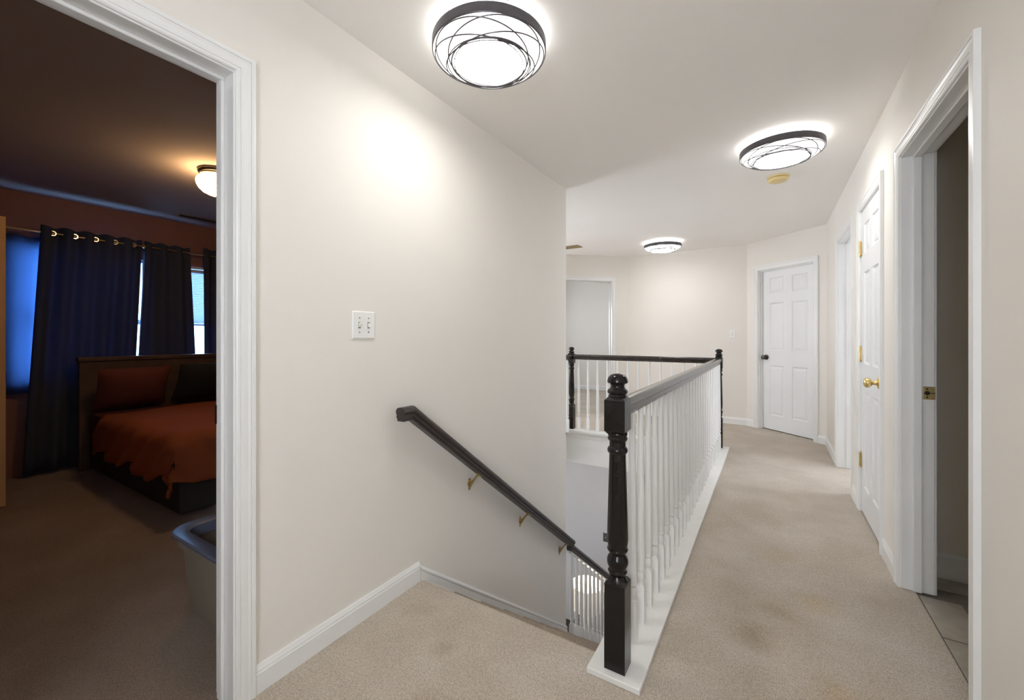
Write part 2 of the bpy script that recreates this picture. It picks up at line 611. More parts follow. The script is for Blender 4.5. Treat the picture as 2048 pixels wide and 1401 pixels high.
# bathroom and room shells on the right
struct('wall_bathroom', b6(XR + WT, 3.0, 2.895, 2.99, 0, H), 'bath_wall', 'dim taupe bathroom wall')
struct('wall_bathroom_near', b6(XR + WT, 3.0, 1.0, 1.1, 0, H), 'bath_wall', 'near taupe bathroom wall')
struct('wall_bathroom_end', b6(2.9, 3.0, 1.1, 2.895, 0, H), 'bath_wall', 'taupe wall at the end of the bathroom')
struct('wall_room_side', b6(XR + WT, 3.0, 3.80, 3.9, 0, H), 'lower_wall', 'side wall of the small corridor room')
wall_seg('wall_room_window', (3.0, 9.0), (3.0, -1.2), 'lower_wall', 'outer wall of the rooms on the right', 0, H, 0.1, [(9.0 - 5.6, 9.0 - 4.3, 0.8, 2.0)])
struct('wall_room_end', b6(XR + 0.02, 3.0, 5.80, 5.9, 0, H), 'lower_wall', 'end wall of the small corridor room')
struct('baseboard_bathroom', MB().prism([(2.895, 0), (2.872, 0), (2.872, 0.018), (2.881, 0.024), (2.881, 0.105), (2.886, 0.118), (2.895, 0.122)], XR + WT, 2.9, 'x'),
       'bath_trim', 'tall baseboard along the bathroom wall')
for (loc, rot, a, b) in (((-4.62, 4.025, -1.39), (0, -math.pi / 2, 0), 0.8, 0.95), ((-4.62, 4.025, 1.425), (0, -math.pi / 2, 0), 1.75, 0.95), ((0.049, -1.33, 1.55), (math.pi / 2, 0, 0), 0.76, 1.1), ((-4.62, 7.325, 1.4), (0, -math.pi / 2, 0), 0.9, 0.85),
                         ((3.12, 4.95, 1.4), (0, math.pi / 2, 0), 1.2, 1.3),
                         ((-5.58, 1.22, 1.38), (0, -math.pi / 2, 0), 1.2, 0.95), ((-5.58, 2.35, 1.38), (0, -math.pi / 2, 0), 1.2, 0.85)):
    portal(loc, rot, a, b)

# ------------------------------------------------------------------ baseboards and trims
BBP = [(0, 0), (0.013, 0), (0.013, 0.066), (0.011, 0.070), (0.011, 0.076), (0.007, 0.086), (0.005, 0.092), (0, 0.092)]


def baseboard(name, p0, p1, label, prof=BBP):
    """p0 on the left seen from the hall"""
    p0, p1 = Vector(p0), Vector(p1)
    a = math.atan2(p1.y - p0.y, p1.x - p0.x)
    mb = MB().prism([(-u, v) for (u, v) in prof], 0, (p1 - p0).length, 'x')
    o = mb.build(name, 'trim_white')
    o.location = (p0.x, p0.y, 0)
    o.rotation_euler = (0, 0, a)
    return tag(o, label, kind='structure')


CW = 0.062    # casing outer edge from the opening
baseboard('baseboard_left', (XL, LEFT_OP[1] + CW), (XL, YN - 0.005), 'white baseboard between bedroom door and stairs')
baseboard('baseboard_right', (XR, CLO[0] - CW), (XR, BATH[1] + CW), 'white baseboard between bathroom doorway and closet')
baseboard('baseboard_right_far', (XR, RM4[0] - CW), (XR, CLO[1] + CW), 'short white baseboard beyond the closet')
baseboard('baseboard_right_corner', C1, (XR, RM4[1] + CW), 'white baseboard by the far corner')
baseboard('baseboard_far', C3, C2, 'white baseboard along the end wall')
d12 = (C1 - C2).normalized()
baseboard('baseboard_far_right', C2, C2 + d12 * (0.180 - CW), 'short white baseboard left of the panel door')
baseboard('baseboard_far_corner', C2 + d12 * (0.905 + CW), C1, 'short white baseboard right of the panel door')
baseboard('baseboard_far_left', C3 + D6 * (0.272 - CW), C3, 'short white baseboard beside the far doorway')
baseboard('baseboard_room', (-4.5, 8.92), (-1.9, 8.92), 'white baseboard of the room beyond the doorway')

# sloping skirt board along the stairs on the left wall


def zst(y):
    return -(y - YN) * RISE / RUN


y0, y1 = YN - 0.003, YEND
top = lambda y: zst(y) + 0.074 - 0.010 * (y - y0)
SKP = [(0, -0.36), (0.011, -0.36), (0.011, -0.066), (0.015, -0.062), (0.015, -0.056), (0.013, -0.052), (0.013, -0.026), (0.009, -0.023), (0.009, -0.020), (0.015, -0.016), (0.015, -0.010), (0.007, 0.0), (0, 0.0)]
nsk = len(SKP)
sk = MB().add([(XL + u, y, top(y) + v * 1.25) for y in (y0, y1) for (u, v) in SKP],
              [tuple(range(nsk)), tuple(range(nsk, 2 * nsk))] + [(i, (i + 1) % nsk, nsk + (i + 1) % nsk, nsk + i) for i in range(nsk)])
struct('trim_stair_skirt', sk, 'trim_white', 'white sloping skirt board along the stairs')
# fascia of the landing
fa = MB().box(-2.22, -0.556, 4.868, 4.89, ZLC, 0.0)
fa.box(-2.22, -2.20, 3.24, 4.89, ZLC, 0.0)
struct('trim_landing_fascia', fa, 'trim_white', 'white fascia board below the far banister')

# ------------------------------------------------------------------ stairs
st = thing('stairs', 'carpeted stairs going down beside the left wall', None, (0, 0, 0), kind='structure')
for k in range(1, 15):
    yy, zz = YN + (k - 1) * RUN, -k * RISE
    mb = MB()
    n_ = 0.024
    pr = [(yy - 0.02, zz - 0.19), (yy - 0.02, zz)] + [(yy + RUN + n_ * math.sin(t) - 0.0, zz - n_ + n_ * math.cos(t)) for t in [i * math.pi / 8 for i in range(0, 8)]] + [(yy + RUN - 0.01, zz - 0.06), (yy + RUN - 0.01, zz - 0.19)]
    mb.prism(pr, XL + 0.011, -0.556, 'x')
    mb.build('tread', 'carpet_plain', st, True)

# ------------------------------------------------------------------ door frames and doors
CAS = [(0.000, 0.0), (0.000, 0.008), (0.004, 0.0115), (0.011, 0.0115), (0.0115, 0.010), (0.013, 0.010), (0.0135, 0.0125), (0.022, 0.0135),
       (0.034, 0.0125), (0.042, 0.0155), (0.0425, 0.0135), (0.044, 0.0135), (0.0445, 0.0165), (0.052, 0.0175), (0.057, 0.0165), (0.057, 0.0)]


def casing(mb, x0, x1, h):
    """mitred casing around an opening, local frame, hall face at y=0 (towards -y)"""
    vs, m = [], len(CAS)
    for (cx, cz, dx, dz) in ((x0, 0, -1, 0), (x0, h, -1, 1), (x1, h, 1, 1), (x1, 0, 1, 0)):
        for (u, t) in CAS:
            vs.append((cx + dx * (u + 0.005), -t, cz + (dz * (u + 0.005) if dz else 0)))
    fs = []
    for i in range(3):
        for j in range(m):
            fs.append((i * m + j, (i + 1) * m + j, (i + 1) * m + (j + 1) % m, i * m + (j + 1) % m))
    fs.append(tuple(range(m)))
    fs.append(tuple(3 * m + j for j in range(m))[::-1])
    mb.add(vs, fs)
    return mb


def doorway(name, p0, ang, x0, x1, label, t=WT, stop=0.045, h=DOOR_H, back=True, trim='trim_white'):
    d = thing(name, label, None, (p0[0], p0[1], 0), ang, kind='structure')
    JT = 0.016
    casing(MB(), x0, x1, h).build('casing', trim, d, True, angle=25)
    if back:
        mb = MB()
        casing(mb, x0, x1, h)
        mb.v = [(a, t - b, c) for (a, b, c) in mb.v]
        mb.build('back_casing', trim, d, True, angle=25)
    j = MB()
    j.box(x0 - JT, x0, -0.001, t + 0.001, 0, h).box(x1, x1 + JT, -0.001, t + 0.001, 0, h).box(x0 - JT, x1 + JT, -0.001, t + 0.001, h, h + JT)
    bevel(j.build('jamb', trim, d), 0.002)
    if stop is not None:
        s = MB()
        s.box(x0, x0 + 0.011, stop, stop + 0.032, 0, h - 0.011).box(x1 - 0.011, x1, stop, stop + 0.032, 0, h - 0.011).box(x0, x1, stop, stop + 0.032, h - 0.011, h)
        bevel(s.build('door_stop', trim, d), 0.003)
    return d


PANELS = [(0.10, 0.295), (0.42, 1.03), (1.215, 1.85)]     # from the door top


def leaf(parent, x0, x1, yf, h, mat='door_white', zb=0.012):
    """six panel door leaf, front face at local y=yf (towards -y), parts panel"""
    W, T = x1 - x0, 0.035
    HH = h - zb - 0.003
    k = HH / 2.03
    st_, mid = W * 0.148, W * 0.145
    pw = (W - 2 * st_ - mid) / 2
    cols = [(x0 + st_, x0 + st_ + pw), (x0 + st_ + pw + mid, x1 - st_)]
    zt = zb + HH
    rows = [(zt - b * k, zt - a * k) for (a, b) in PANELS]
    xs = [x0, cols[0][0], cols[0][1], cols[1][0], cols[1][1], x1]
    mb = MB()
    for i in (0, 2, 4):
        mb.box(xs[i], xs[i + 1], yf, yf + T, zb, zt)
    zz = [zt] + [q for r in rows for q in (r[1], r[0])] + [zb]
    for i in (1, 3):
        for r in range(0, 8, 2):
            mb.box(xs[i], xs[i + 1], yf, yf + T, zz[r + 1], zz[r])
    lf = mb.build('leaf', mat, parent)
    for (a, b) in cols:
        for (z0, z1) in rows:
            p = MB()
            rings = [(0.0, 0.0), (0.006, 0.006), (0.014, 0.009), (0.022, 0.009), (0.026, 0.006), (0.046, 0.002), (0.048, 0.002)]
            vs = []
            for (ins, dep) in rings:
                vs += [(a + ins, yf + dep, z0 + ins), (b - ins, yf + dep, z0 + ins), (b - ins, yf + dep, z1 - ins), (a + ins, yf + dep, z1 - ins)]
            fs = []
            for q in range(len(rings) - 1):
                for e in range(4):
                    f = (e + 1) % 4
                    fs.append((q * 4 + e, q * 4 + f, (q + 1) * 4 + f, (q + 1) * 4 + e))
            n = (len(rings) - 1) * 4
            fs.append((n, n + 1, n + 2, n + 3))
            vs += [(a, yf + 0.03, z0), (b, yf + 0.03, z0), (b, yf + 0.03, z1), (a, yf + 0.03, z1)]
            m_ = n + 4
            fs.append((m_ + 3, m_ + 2, m_ + 1, m_))
            for e in range(4):
                f = (e + 1) % 4
                fs.append((e, m_ + e, m_ + f, f))
            p.add(vs, fs)
            p.build('panel', mat, lf)
    return lf


KNOB = [(0.0335, 0), (0.0335, 0.004), (0.030, 0.008), (0.016, 0.011), (0.0125, 0.016), (0.0115, 0.028), (0.014, 0.033), (0.022, 0.038),
        (0.0275, 0.046), (0.029, 0.054), (0.027, 0.062), (0.021, 0.068), (0.012, 0.071), (0.001, 0.0715)]


def knob(parent, x, yf, z, mat):
    mb = MB().lathe([(r, -h) for (r, h) in KNOB], 28, (x, yf, z), 'y')
    return mb.build('knob', mat, parent, True)


def hinge(parent, x, y, z, mat='brass', hgt=0.089):
    b = MB()
    b.lathe([(0.0062, -hgt / 2), (0.0062, hgt / 2)], 12, (x, y - 0.006, z))
    for q in (-1, 1):
        b.lathe([(0.0075, 0), (0.0075, 0.004), (0.004, 0.009)], 12, (x, y - 0.006, z + q * hgt / 2 - (0.009 if q < 0 else 0)))
    b.box(x - 0.020, x + 0.022, y - 0.003, y + 0.001, z - hgt / 2, z + hgt / 2)
    o = b.build('hinge', mat, parent, True)
    s = MB()
    for zz in (-0.028, 0.0, 0.028):
        s.lathe([(0.0045, 0), (0.0045, 0.0015)], 10, (x - 0.013, y - 0.0045, z + zz), 'y')
    s.build('screws', 'brass_old', o)
    return o


# door_1: bedroom doorway in the left wall
d1 = doorway('door_1', (XL, 0), math.pi / 2, LEFT_OP[0], LEFT_OP[1], 'white cased doorway into the dark bedroom', stop=0.055)
tag(MB().cbox(LEFT_OP[1] - 0.003, LEFT_OP[1] + 0.002, 0.086, 0.1185, 0.905, 0.968, 0.001).build('strike_plate', 'dark_bronze', d1), 'dark strike plate')
# door_2: bathroom doorway in the right wall
d2 = doorway('door_2', (XR, C1.y), -math.pi / 2, rs(BATH[1]), rs(BATH[0]), 'white cased doorway into the dim bathroom', stop=0.040)
xs_ = rs(BATH[1])
sp = tag(MB().cbox(xs_ - 0.001, xs_ + 0.0025, 0.076, 0.1175, 0.905, 0.965, 0.001).build('strike_plate', 'brass', d2), 'brass strike plate')
spd = MB()
for zz in (0.916, 0.954):
    spd.lathe([(0.004, 0.0), (0.004, 0.001)], 10, (xs_ + 0.0025, 0.090, zz), 'x')
spd.lathe([(0.010, 0.0), (0.010, 0.001)], 14, (xs_ + 0.0025, 0.090, 0.935), 'x')
spd.box(xs_ + 0.0025, xs_ + 0.0035, 0.100, 0.1175, 0.9335, 0.9365)
spd.build('latch_hole', 'dark_bronze', sp)
# door_3: narrow closet door in the right wall
d3 = doorway('door_3', (XR, C1.y), -math.pi / 2, rs(CLO[1]), rs(CLO[0]), 'narrow white six panel closet door with brass knob', stop=0.040, back=False)
lf3 = leaf(d3, rs(CLO[1]) + 0.003, rs(CLO[0]) - 0.003, 0.003, DOOR_H)
tag(knob(lf3, rs(CLO[0]) - 0.068, 0.003, 0.93, 'brass'), 'polished brass knob')
for zz in (1.80, 1.08, 0.355):
    tag(hinge(d3, rs(CLO[1]) + 0.0015, 0.0, zz), 'brass hinge')
# door_4: doorway beyond the closet
d4 = doorway('door_4', (XR, C1.y), -math.pi / 2, rs(RM4[1]), rs(RM4[0]), 'white cased doorway beyond the closet door', stop=0.055)
MB().cbox(rs(RM4[1]) - 0.001, rs(RM4[1]) + 0.0025, 0.086, 0.117, 0.925, 0.985, 0.001).build('strike_plate', 'dark_bronze', d4)
# door_5: closed panel door in the angled wall
a12 = math.atan2(d12.y, d12.x)
d5 = doorway('door_5', C2, a12, 0.180, 0.905, 'closed white six panel door with dark knob in the angled wall', stop=None, back=False)
s = MB()
s.box(0.180, 0.191, 0.030, 0.060, 0, DOOR_H - 0.011).box(0.894, 0.905, 0.030, 0.060, 0, DOOR_H - 0.011).box(0.180, 0.905, 0.030, 0.060, DOOR_H - 0.011, DOOR_H)
s.build('door_stop', 'trim_white', d5)
lf5 = leaf(d5, 0.183, 0.902, 0.061, DOOR_H)
tag(knob(lf5, 0.183 + 0.060, 0.061, 0.93, 'bronze'), 'dark bronze knob')
# door_6: open doorway in the far left angled wall
d6a = math.atan2(-D6.y, -D6.x)
d6 = doorway('door_6', C4, d6a, 1.42 - 0.272 - 0.80, 1.42 - 0.272, 'white cased doorway behind the far banister', stop=0.055)
# door_7: door leaf standing open inside the bedroom
d7 = thing('door_7', 'open door leaf at the far side of the dark bedroom', None, (-4.545, 0.605, 0), math.pi / 2, kind='structure')
leaf(d7, -0.72, 0.0, 0.0, 2.04, 'bedroom_door_paint')
MB().cbox(-0.001, 0.003, 0.005, 0.030, 0.87, 0.95, 0.001).build('latch_plate', 'dark_bronze', d7)

# ------------------------------------------------------------------ railing of the landing
SQ = 0.037
NEWEL = [(0.036, 0.313), (0.030, 0.322), (0.026, 0.330), (0.032, 0.337), (0.034, 0.344), (0.030, 0.350), (0.032, 0.358), (0.037, 0.370), (0.0375, 0.382),
         (0.034, 0.394), (0.028, 0.402), (0.027, 0.408), (0.034, 0.414), (0.037, 0.422), (0.034, 0.430), (0.0345, 0.438), (0.0365, 0.446), (0.0365, 0.452), (0.0375, 0.460), (0.0355, 0.53),
         (0.0325, 0.64), (0.0295, 0.74), (0.029, 0.762), (0.034, 0.767), (0.0365, 0.775), (0.034, 0.783), (0.029, 0.788), (0.0285, 0.806), (0.034, 0.812), (0.0355, 0.818), (0.032, 0.823),
         (0.034, 0.829), (0.035, 0.834), (0.033, 0.838)]
FINIAL = [(0.030, 0.958), (0.033, 0.968), (0.030, 0.974), (0.035, 0.979), (0.0365, 0.985), (0.033, 0.991), (0.026, 0.996), (0.0235, 1.004), (0.026, 1.011),
          (0.034, 1.014), (0.0365, 1.017), (0.0365, 1.022), (0.033, 1.034), (0.025, 1.042), (0.014, 1.0465), (0.001, 1.048)]


def sqblock(mb, hs, z0, z1, c0, c1):
    r = hs * 0.70
    vs, fs = [], []
    lv = []
    if c0:
        lv.append((r, z0))
    lv += [(hs, z0 + c0), (hs, z1 - c1)]
    if c1:
        lv.append((r, z1))
    for (q, z) in lv:
        vs += [(-q, -q, z), (q, -q, z), (q, q, z), (-q, q, z)]
    n = len(lv)
    for i in range(n - 1):
        for e in range(4):
            f = (e + 1) % 4
            fs.append((i * 4 + e, i * 4 + f, (i + 1) * 4 + f, (i + 1) * 4 + e))
    fs.append((3, 2, 1, 0))
    fs.append(tuple((n - 1) * 4 + e for e in range(4)))
    mb.add(vs, fs)


nb = MB()
sqblock(nb, SQ, 0.0, 0.318, 0, 0.014)
nb.lathe(NEWEL, 28)
sqblock(nb, SQ, 0.832, 0.966, 0.014, 0.012)
nb.lathe(FINIAL, 28)
newel_me = nb.mesh('newel_post', 'black_paint', True, 38)

BH = 0.0180
BAL = [(0.0174, 0.158), (0.0139, 0.164), (0.0133, 0.172), (0.0168, 0.182), (0.0186, 0.192), (0.0162, 0.203), (0.0133, 0.211), (0.0162, 0.216), (0.0180, 0.221), (0.0162, 0.226), (0.0172, 0.232),
       (0.0172, 0.30), (0.0151, 0.55), (0.0122, 0.80), (0.0116, 0.895)]


def baluster_mesh(name, top=0.895, block=0.160, mat='trim_white'):
    mb = MB()
    sqblock(mb, BH, 0.0, block, 0, 0.008)
    mb.lathe([(r, z - 0.160 + block if z < 0.3 else block - 0.160 + 0.30 + (z - 0.30) * (top - block + 0.160 - 0.30) / 0.595) for (r, z) in BAL], 16)
    return mb.mesh(name, mat, True, 38)


RAILP = [(-0.021, 0.0), (-0.021, 0.010), (-0.026, 0.014), (-0.027, 0.024), (-0.024, 0.028), (-0.030, 0.034), (-0.031, 0.044), (-0.027, 0.054), (-0.016, 0.061), (0, 0.063),
         (0.016, 0.061), (0.027, 0.054), (0.031, 0.044), (0.030, 0.034), (0.024, 0.028), (0.027, 0.024), (0.026, 0.014), (0.021, 0.010), (0.021, 0.0)]
BZ = 0.022
NX, NY0, NY1, NX1 = -0.464, 1.464, 4.925, -2.160
rl = thing('stair_railing', 'black and white banister with turned newels around the stairwell', 'railing', (NX, NY0, 0))


def rp(x, y, z=0):
    return (x - NX, y - NY0, z)


for (x, y) in ((NX, NY0), (NX, NY1), (NX1, NY1)):
    link('newel_post', newel_me, rl, rp(x, y, BZ - 0.022 + 0.018))
bd = MB().box(-0.556 - NX, -0.368 - NX, 1.398 - NY0, 4.985 - NY0, 0.0005, BZ)
bevel(tag(bd.build('base_board', 'trim_floor_white', rl), 'white board under the balusters'), 0.003)
bd = MB().prism([(4.83 - NY0, 0.0), (4.83 - NY0, BZ), (4.985 - NY0, BZ), (4.985 - NY0, 0.0)], -2.25 - NX, -0.557 - NX, 'x')
bd.prism([(4.842 - NY0, 0.0), (4.846 - NY0, -0.020), (4.858 - NY0, -0.040), (4.860 - NY0, -0.066), (4.868 - NY0, -0.066), (4.868 - NY0, 0.0)], -2.25 - NX, -0.557 - NX, 'x')
tag(bd.build('base_board', 'trim_floor_white', rl), 'white moulded board along the landing edge')
RZ = 0.908
tag(MB().sweep(RAILP, [rp(NX, NY0 + SQ - 0.002, RZ), rp(NX, NY1 - SQ + 0.002, RZ)]).build('handrail', 'rail_brown', rl, True), 'dark brown handrail along the corridor')
tag(MB().sweep(RAILP, [rp(NX - SQ + 0.002, NY1, RZ), rp(NX1 + SQ - 0.002, NY1, RZ)]).build('handrail', 'rail_brown', rl, True), 'dark brown handrail along the far landing edge')
tag(MB().sweep(RAILP, [rp(NX1, NY1 - SQ, RZ), rp(NX1, 3.30, RZ)]).build('handrail', 'rail_brown', rl, True), 'dark brown handrail returning along the foyer')
bal_me = baluster_mesh('baluster')
for k in range(27):
    link('baluster', bal_me, rl, rp(NX + 0.010, 1.615 + 0.1235 * k, BZ - 0.002))
for k in range(13):
    link('baluster', bal_me, rl, rp(-2.06 + 0.1247 * k, NY1, BZ - 0.002))
for k in range(12):
    link('baluster', bal_me, rl, rp(NX1, NY1 - 0.125 * (k + 1), 0.0))

# ------------------------------------------------------------------ lower stair balustrade
YS = 3.245
lb = thing('stair_balustrade', 'lower stair banister with white balusters below the wall handrail', 'railing', (-1.440, YS, 0))
SL = RISE / RUN


def zb_(y):      # top of the stringer
    return -1.337 - (y - 3.22) * SL


def zr_(y):      # underside of the lower rail
    return -0.600 - (y - 3.22) * SL


YE = 4.86
strp = [(0, zb_(YS) - 0.0), (YE - YS, zb_(YE)), (YE - YS, zb_(YE) - 0.28), (0, zb_(YS) - 0.28)]
MB().prism(strp, -0.028, 0.028, 'x').build('stringer', 'trim_white', lb)
tag(MB().sweep(RAILP, [(0, -0.02, zr_(YS - 0.02)), (0, YE - YS, zr_(YE))]).build('handrail', 'rail_brown', lb, True), 'dark brown handrail')
MB().prism([(0.0, zr_(YS) - 0.012), (0.0, zr_(YS) + 0.004), (YE - YS, zr_(YE) + 0.004), (YE - YS, zr_(YE) - 0.012)], -0.019, 0.019, 'x').build('rail_fillet', 'trim_white', lb)
lbm = baluster_mesh('baluster', 0.745, 0.150)
for k in range(15):
    y = 3.290 + 0.1055 * k
    link('baluster', lbm, lb, (0, y - YS, zb_(y) - 0.012))
struct('wall_stair_side', MB().prism([(3.20, zb_(3.2) - 0.2), (5.25, zb_(5.25) - 0.2), (5.25, ZLOW), (3.20, ZLOW)], XL - 0.02, XL + 0.045, 'x'), 'lower_wall', 'white wall under the lower stair banister')

# ------------------------------------------------------------------ wall handrail
hr = thing('wall_handrail', 'dark wooden handrail on brass brackets along the left wall', 'handrail', (XL, 1.31, 0))
RX = 0.062
ztop = lambda y: 0.879 - (y - 1.394) * SL
WRP = [(u * 0.92, v * 0.98 - 0.0617) for (u, v) in RAILP]
pth = [(RX, 1.318 - 1.31, 0.879), (RX, 1.394 - 1.31, 0.879), (RX, 3.232 - 1.31, ztop(3.232))]
MB().sweep(WRP, pth).build('rail', 'wall_rail_brown', hr, True)
for y in (1.905, 2.475, 3.105):
    zz = ztop(y) - 0.0617 / math.cos(math.atan(SL))
    b = MB()
    yl = y - 1.31
    b.lathe([(0.016, 0.0), (0.016, 0.003), (0.013, 0.006), (0.008, 0.008)], 18, (0.0, yl - 0.005, zz - 0.062), 'x')
    b.prism([(yl - 0.012, zz - 0.100), (yl + 0.002, zz - 0.100), (yl + 0.004, zz - 0.035), (yl - 0.014, zz - 0.035)], 0.0, 0.004, 'x')
    b.tube([(0.003, yl - 0.005, zz - 0.082), (0.016, yl - 0.005, zz - 0.062), (0.030, yl - 0.003, zz - 0.038), (0.046, yl, zz - 0.016), (RX, yl + 0.002, zz - 0.003)], 0.0058, 10)
    b.tube([(0.003, yl - 0.005, zz - 0.050), (0.018, yl - 0.005, zz - 0.046), (0.032, yl - 0.003, zz - 0.034)], 0.004, 8)
    br = b.build('bracket', 'brass_old', hr, True)
    sd = MB().sweep([(-0.011, -0.0025), (0.011, -0.0025), (0.011, 0.0025), (-0.011, 0.0025)],
                    [(RX, yl - 0.018, zz + 0.018 * SL - 0.002), (RX, yl + 0.026, zz - 0.026 * SL - 0.002)])
    sd.build('saddle', 'brass_old', br)
    MB().lathe([(0.004, 0.0), (0.0035, 0.002)], 10, (0.004, yl - 0.005, zz - 0.096), 'x').build('screw', 'brass', br)

# ------------------------------------------------------------------ hall ceiling lights
RL = 0.2335


def dz(r):
    """underside of the diffuser, below the ceiling (negative)"""
    if r < 0.148:
        return -0.1135 - 0.002 * (1 - (r / 0.148) ** 2)
    return -0.1135 + 0.042 * ((r - 0.148) / (0.229 - 0.148)) ** 1.8


def make_light(loc, rot, label):
    t = thing('ceiling_light', label, 'ceiling light', loc, rot, group='round ceiling lights along the hall')
    MB().lathe([(0.190, 0.0), (0.205, -0.004), (0.205, -0.012), (0.10, -0.014)], 64).build('backplate', 'plate_white', t, True)
    MB().lathe([(0.2065, -0.0065), (0.2065, -0.040), (0.200, -0.042)], 64, caps=False).build('glow_band', 'backlight', t, True)
    MB().lathe([(0.208, -0.038), (RL, -0.038), (RL, -0.074), (0.2315, -0.077), (0.2295, -0.077), (0.2295, -0.042), (0.208, -0.040)], 72, caps=False).build('rim', 'fixture_metal', t, True, angle=30)
    prof = [(0.229, -0.050)] + [(r, dz(r)) for r in [0.229 - 0.0081 * i for i in range(11)]]
    MB().lathe(prof, 64, caps=False).build('diffuser', 'diffuser', t, True, angle=60)
    MB().lathe([(r, dz(r)) for r in (0.148, 0.12, 0.08, 0.04, 0.001)], 64, caps=False).build('lens', 'lens', t, True, angle=60)
    circ = [(0.1535, 0, 0, 0.0026), (0.161, 0.006, 0.4, 0.0020), (0.172, 0.016, 1.6, 0.0020), (0.185, 0.042, 0.2, 0.0024), (0.185, 0.042, 1.45, 0.0024), (0.183, 0.045, 2.7, 0.0024),
            (0.186, 0.040, 3.95, 0.0024), (0.184, 0.043, 5.2, 0.0024)]
    for (R_, off, a, th) in circ:
        cx, cy = off * math.cos(a), off * math.sin(a)
        pth = []
        for i in range(72):
            b = 2 * math.pi * i / 72
            x, y = cx + R_ * math.cos(b), cy + R_ * math.sin(b)
            rr = math.hypot(x, y)
            if rr > 0.2265:
                x, y = x * 0.2265 / rr, y * 0.2265 / rr
                rr = 0.2265
            pth.append((x, y, dz(rr) - 0.0016))
        MB().tube(pth, th, 6, True).build('swirl_ring', 'fixture_metal', t, True)
    return t


make_light((-0.988, 1.414, H), 0.6, 'large round ceiling light nearest, above the stair landing')
make_light((0.058, 3.165, H), 2.1, 'round ceiling light over the corridor beside the smoke detector')
make_light((-1.205, 5.70, H), 4.0, 'farthest small looking round ceiling light near the end wall')

sd = thing('smoke_detector', 'small yellowed round smoke detector on the ceiling', 'smoke detector', (0.052, 3.84, H))
MB().lathe([(0.073, 0), (0.073, -0.010), (0.069, -0.013), (0.060, -0.014)], 40).build('base', 'aged_plastic', sd, True)
MB().lathe([(0.0655, -0.013), (0.0655, -0.0155)], 40).build('slot', 'dark_gap', sd, True)
MB().lathe([(0.0675, -0.0155), (0.0675, -0.026), (0.063, -0.033), (0.054, -0.037), (0.040, -0.038), (0.001, -0.038)], 40).build('cover', 'aged_plastic', sd, True)

cv = thing('ceiling_vent', 'small brown ceiling vent near the far left doorway', 'vent', (-2.37, 5.33, H))
MB().box(-0.15, 0.15, -0.075, 0.075, -0.004, 0.0).build('backing', 'dark_gap', cv)
bevel(MB().box(-0.16, 0.16, -0.085, -0.065, -0.008, -0.0005).box(-0.16, 0.16, 0.065, 0.085, -0.008, -0.0005).box(-0.16, -0.14, -0.065, 0.065, -0.008, -0.0005).box(0.14, 0.16, -0.065, 0.065, -0.008, -0.0005).build('frame', 'vent_brown', cv), 0.002)
slm = MB().box(-0.138, 0.138, -0.004, 0.004, -0.0075, -0.003).mesh('slat', 'vent_brown')
for k in range(7):
    link('slat', slm, cv, (0, -0.051 + 0.017 * k, 0))


# ------------------------------------------------------------------ switches and vents
def switch(name, label, p, ang, n, pmat='plate_white', tmat='toggle_ivory', up=(True, False), grp=None, wd=None, ht=None):
    t = thing(name, label, 'light switch', p, ang, grp)
    W, HH = (0.116 if n == 2 else 0.072), 0.117
    W, HH = wd or W, ht or HH
    a, hh, dd = W / 2, HH / 2, 0.0065
    b = 0.005
    MB().add([(-a, 0, -hh), (a, 0, -hh), (a, 0, hh), (-a, 0, hh), (-a, -0.003, -hh), (a, -0.003, -hh), (a, -0.003, hh), (-a, -0.003, hh),
              (-a + b, -dd, -hh + b), (a - b, -dd, -hh + b), (a - b, -dd, hh - b), (-a + b, -dd, hh - b)],
             [(0, 1, 2, 3), (0, 4, 5, 1), (1, 5, 6, 2), (2, 6, 7, 3), (3, 7, 4, 0), (4, 8, 9, 5), (5, 9, 10, 6), (6, 10, 11, 7), (7, 11, 8, 4), (8, 11, 10, 9)]).build('plate', pmat, t)
    for k in range(n):
        x = (k - (n - 1) / 2) * 0.046
        MB().box(x - 0.0055, x + 0.0055, -dd - 0.0006, -dd + 0.001, -0.0125, 0.0125).build('slot', 'dark_gap' if pmat == 'plate_white' else pmat, t)
        q = 1 if up[k % len(up)] else -1
        tg = MB()
        tg.add([(x - 0.0045, -dd, -0.010), (x + 0.0045, -dd, -0.010), (x + 0.0045, -dd, 0.010), (x - 0.0045, -dd, 0.010),
                (x - 0.0038, -dd - 0.011, q * 0.006 - 0.003), (x + 0.0038, -dd - 0.011, q * 0.006 - 0.003), (x + 0.0038, -dd - 0.010, q * 0.009 + 0.003), (x - 0.0038, -dd - 0.010, q * 0.009 + 0.003)],
               [(0, 1, 5, 4), (1, 2, 6, 5), (2, 3, 7, 6), (3, 0, 4, 7), (4, 5, 6, 7), (0, 3, 2, 1)])
        tg.build('toggle', tmat, t)
        for zz in (0.030, -0.030):
            MB().lathe([(0.0032, 0.0), (0.0028, -0.0012)], 10, (x, -dd, zz), 'y').build('screw', 'screw_grey', t, True)
    return t


switch('light_switch', 'white double toggle switch plate on the wall above the handrail', (XL, 1.167, 1.246), math.pi / 2, 2)
switch('light_switch', 'white single switch plate on the end wall by the panel door', (-0.440, C3.y + (-0.440 - C3.x) / (C2.x - C3.x) * (C2.y - C3.y), 1.231), math.atan2(C2.y - C3.y, C2.x - C3.x), 1, grp=None, up=(False,))
switch('light_switch', 'small dark metal switch plate on the lower entry wall', (-1.872, 5.40, -1.497), 0, 1, 'plate_dark', 'plate_white', up=(True,))

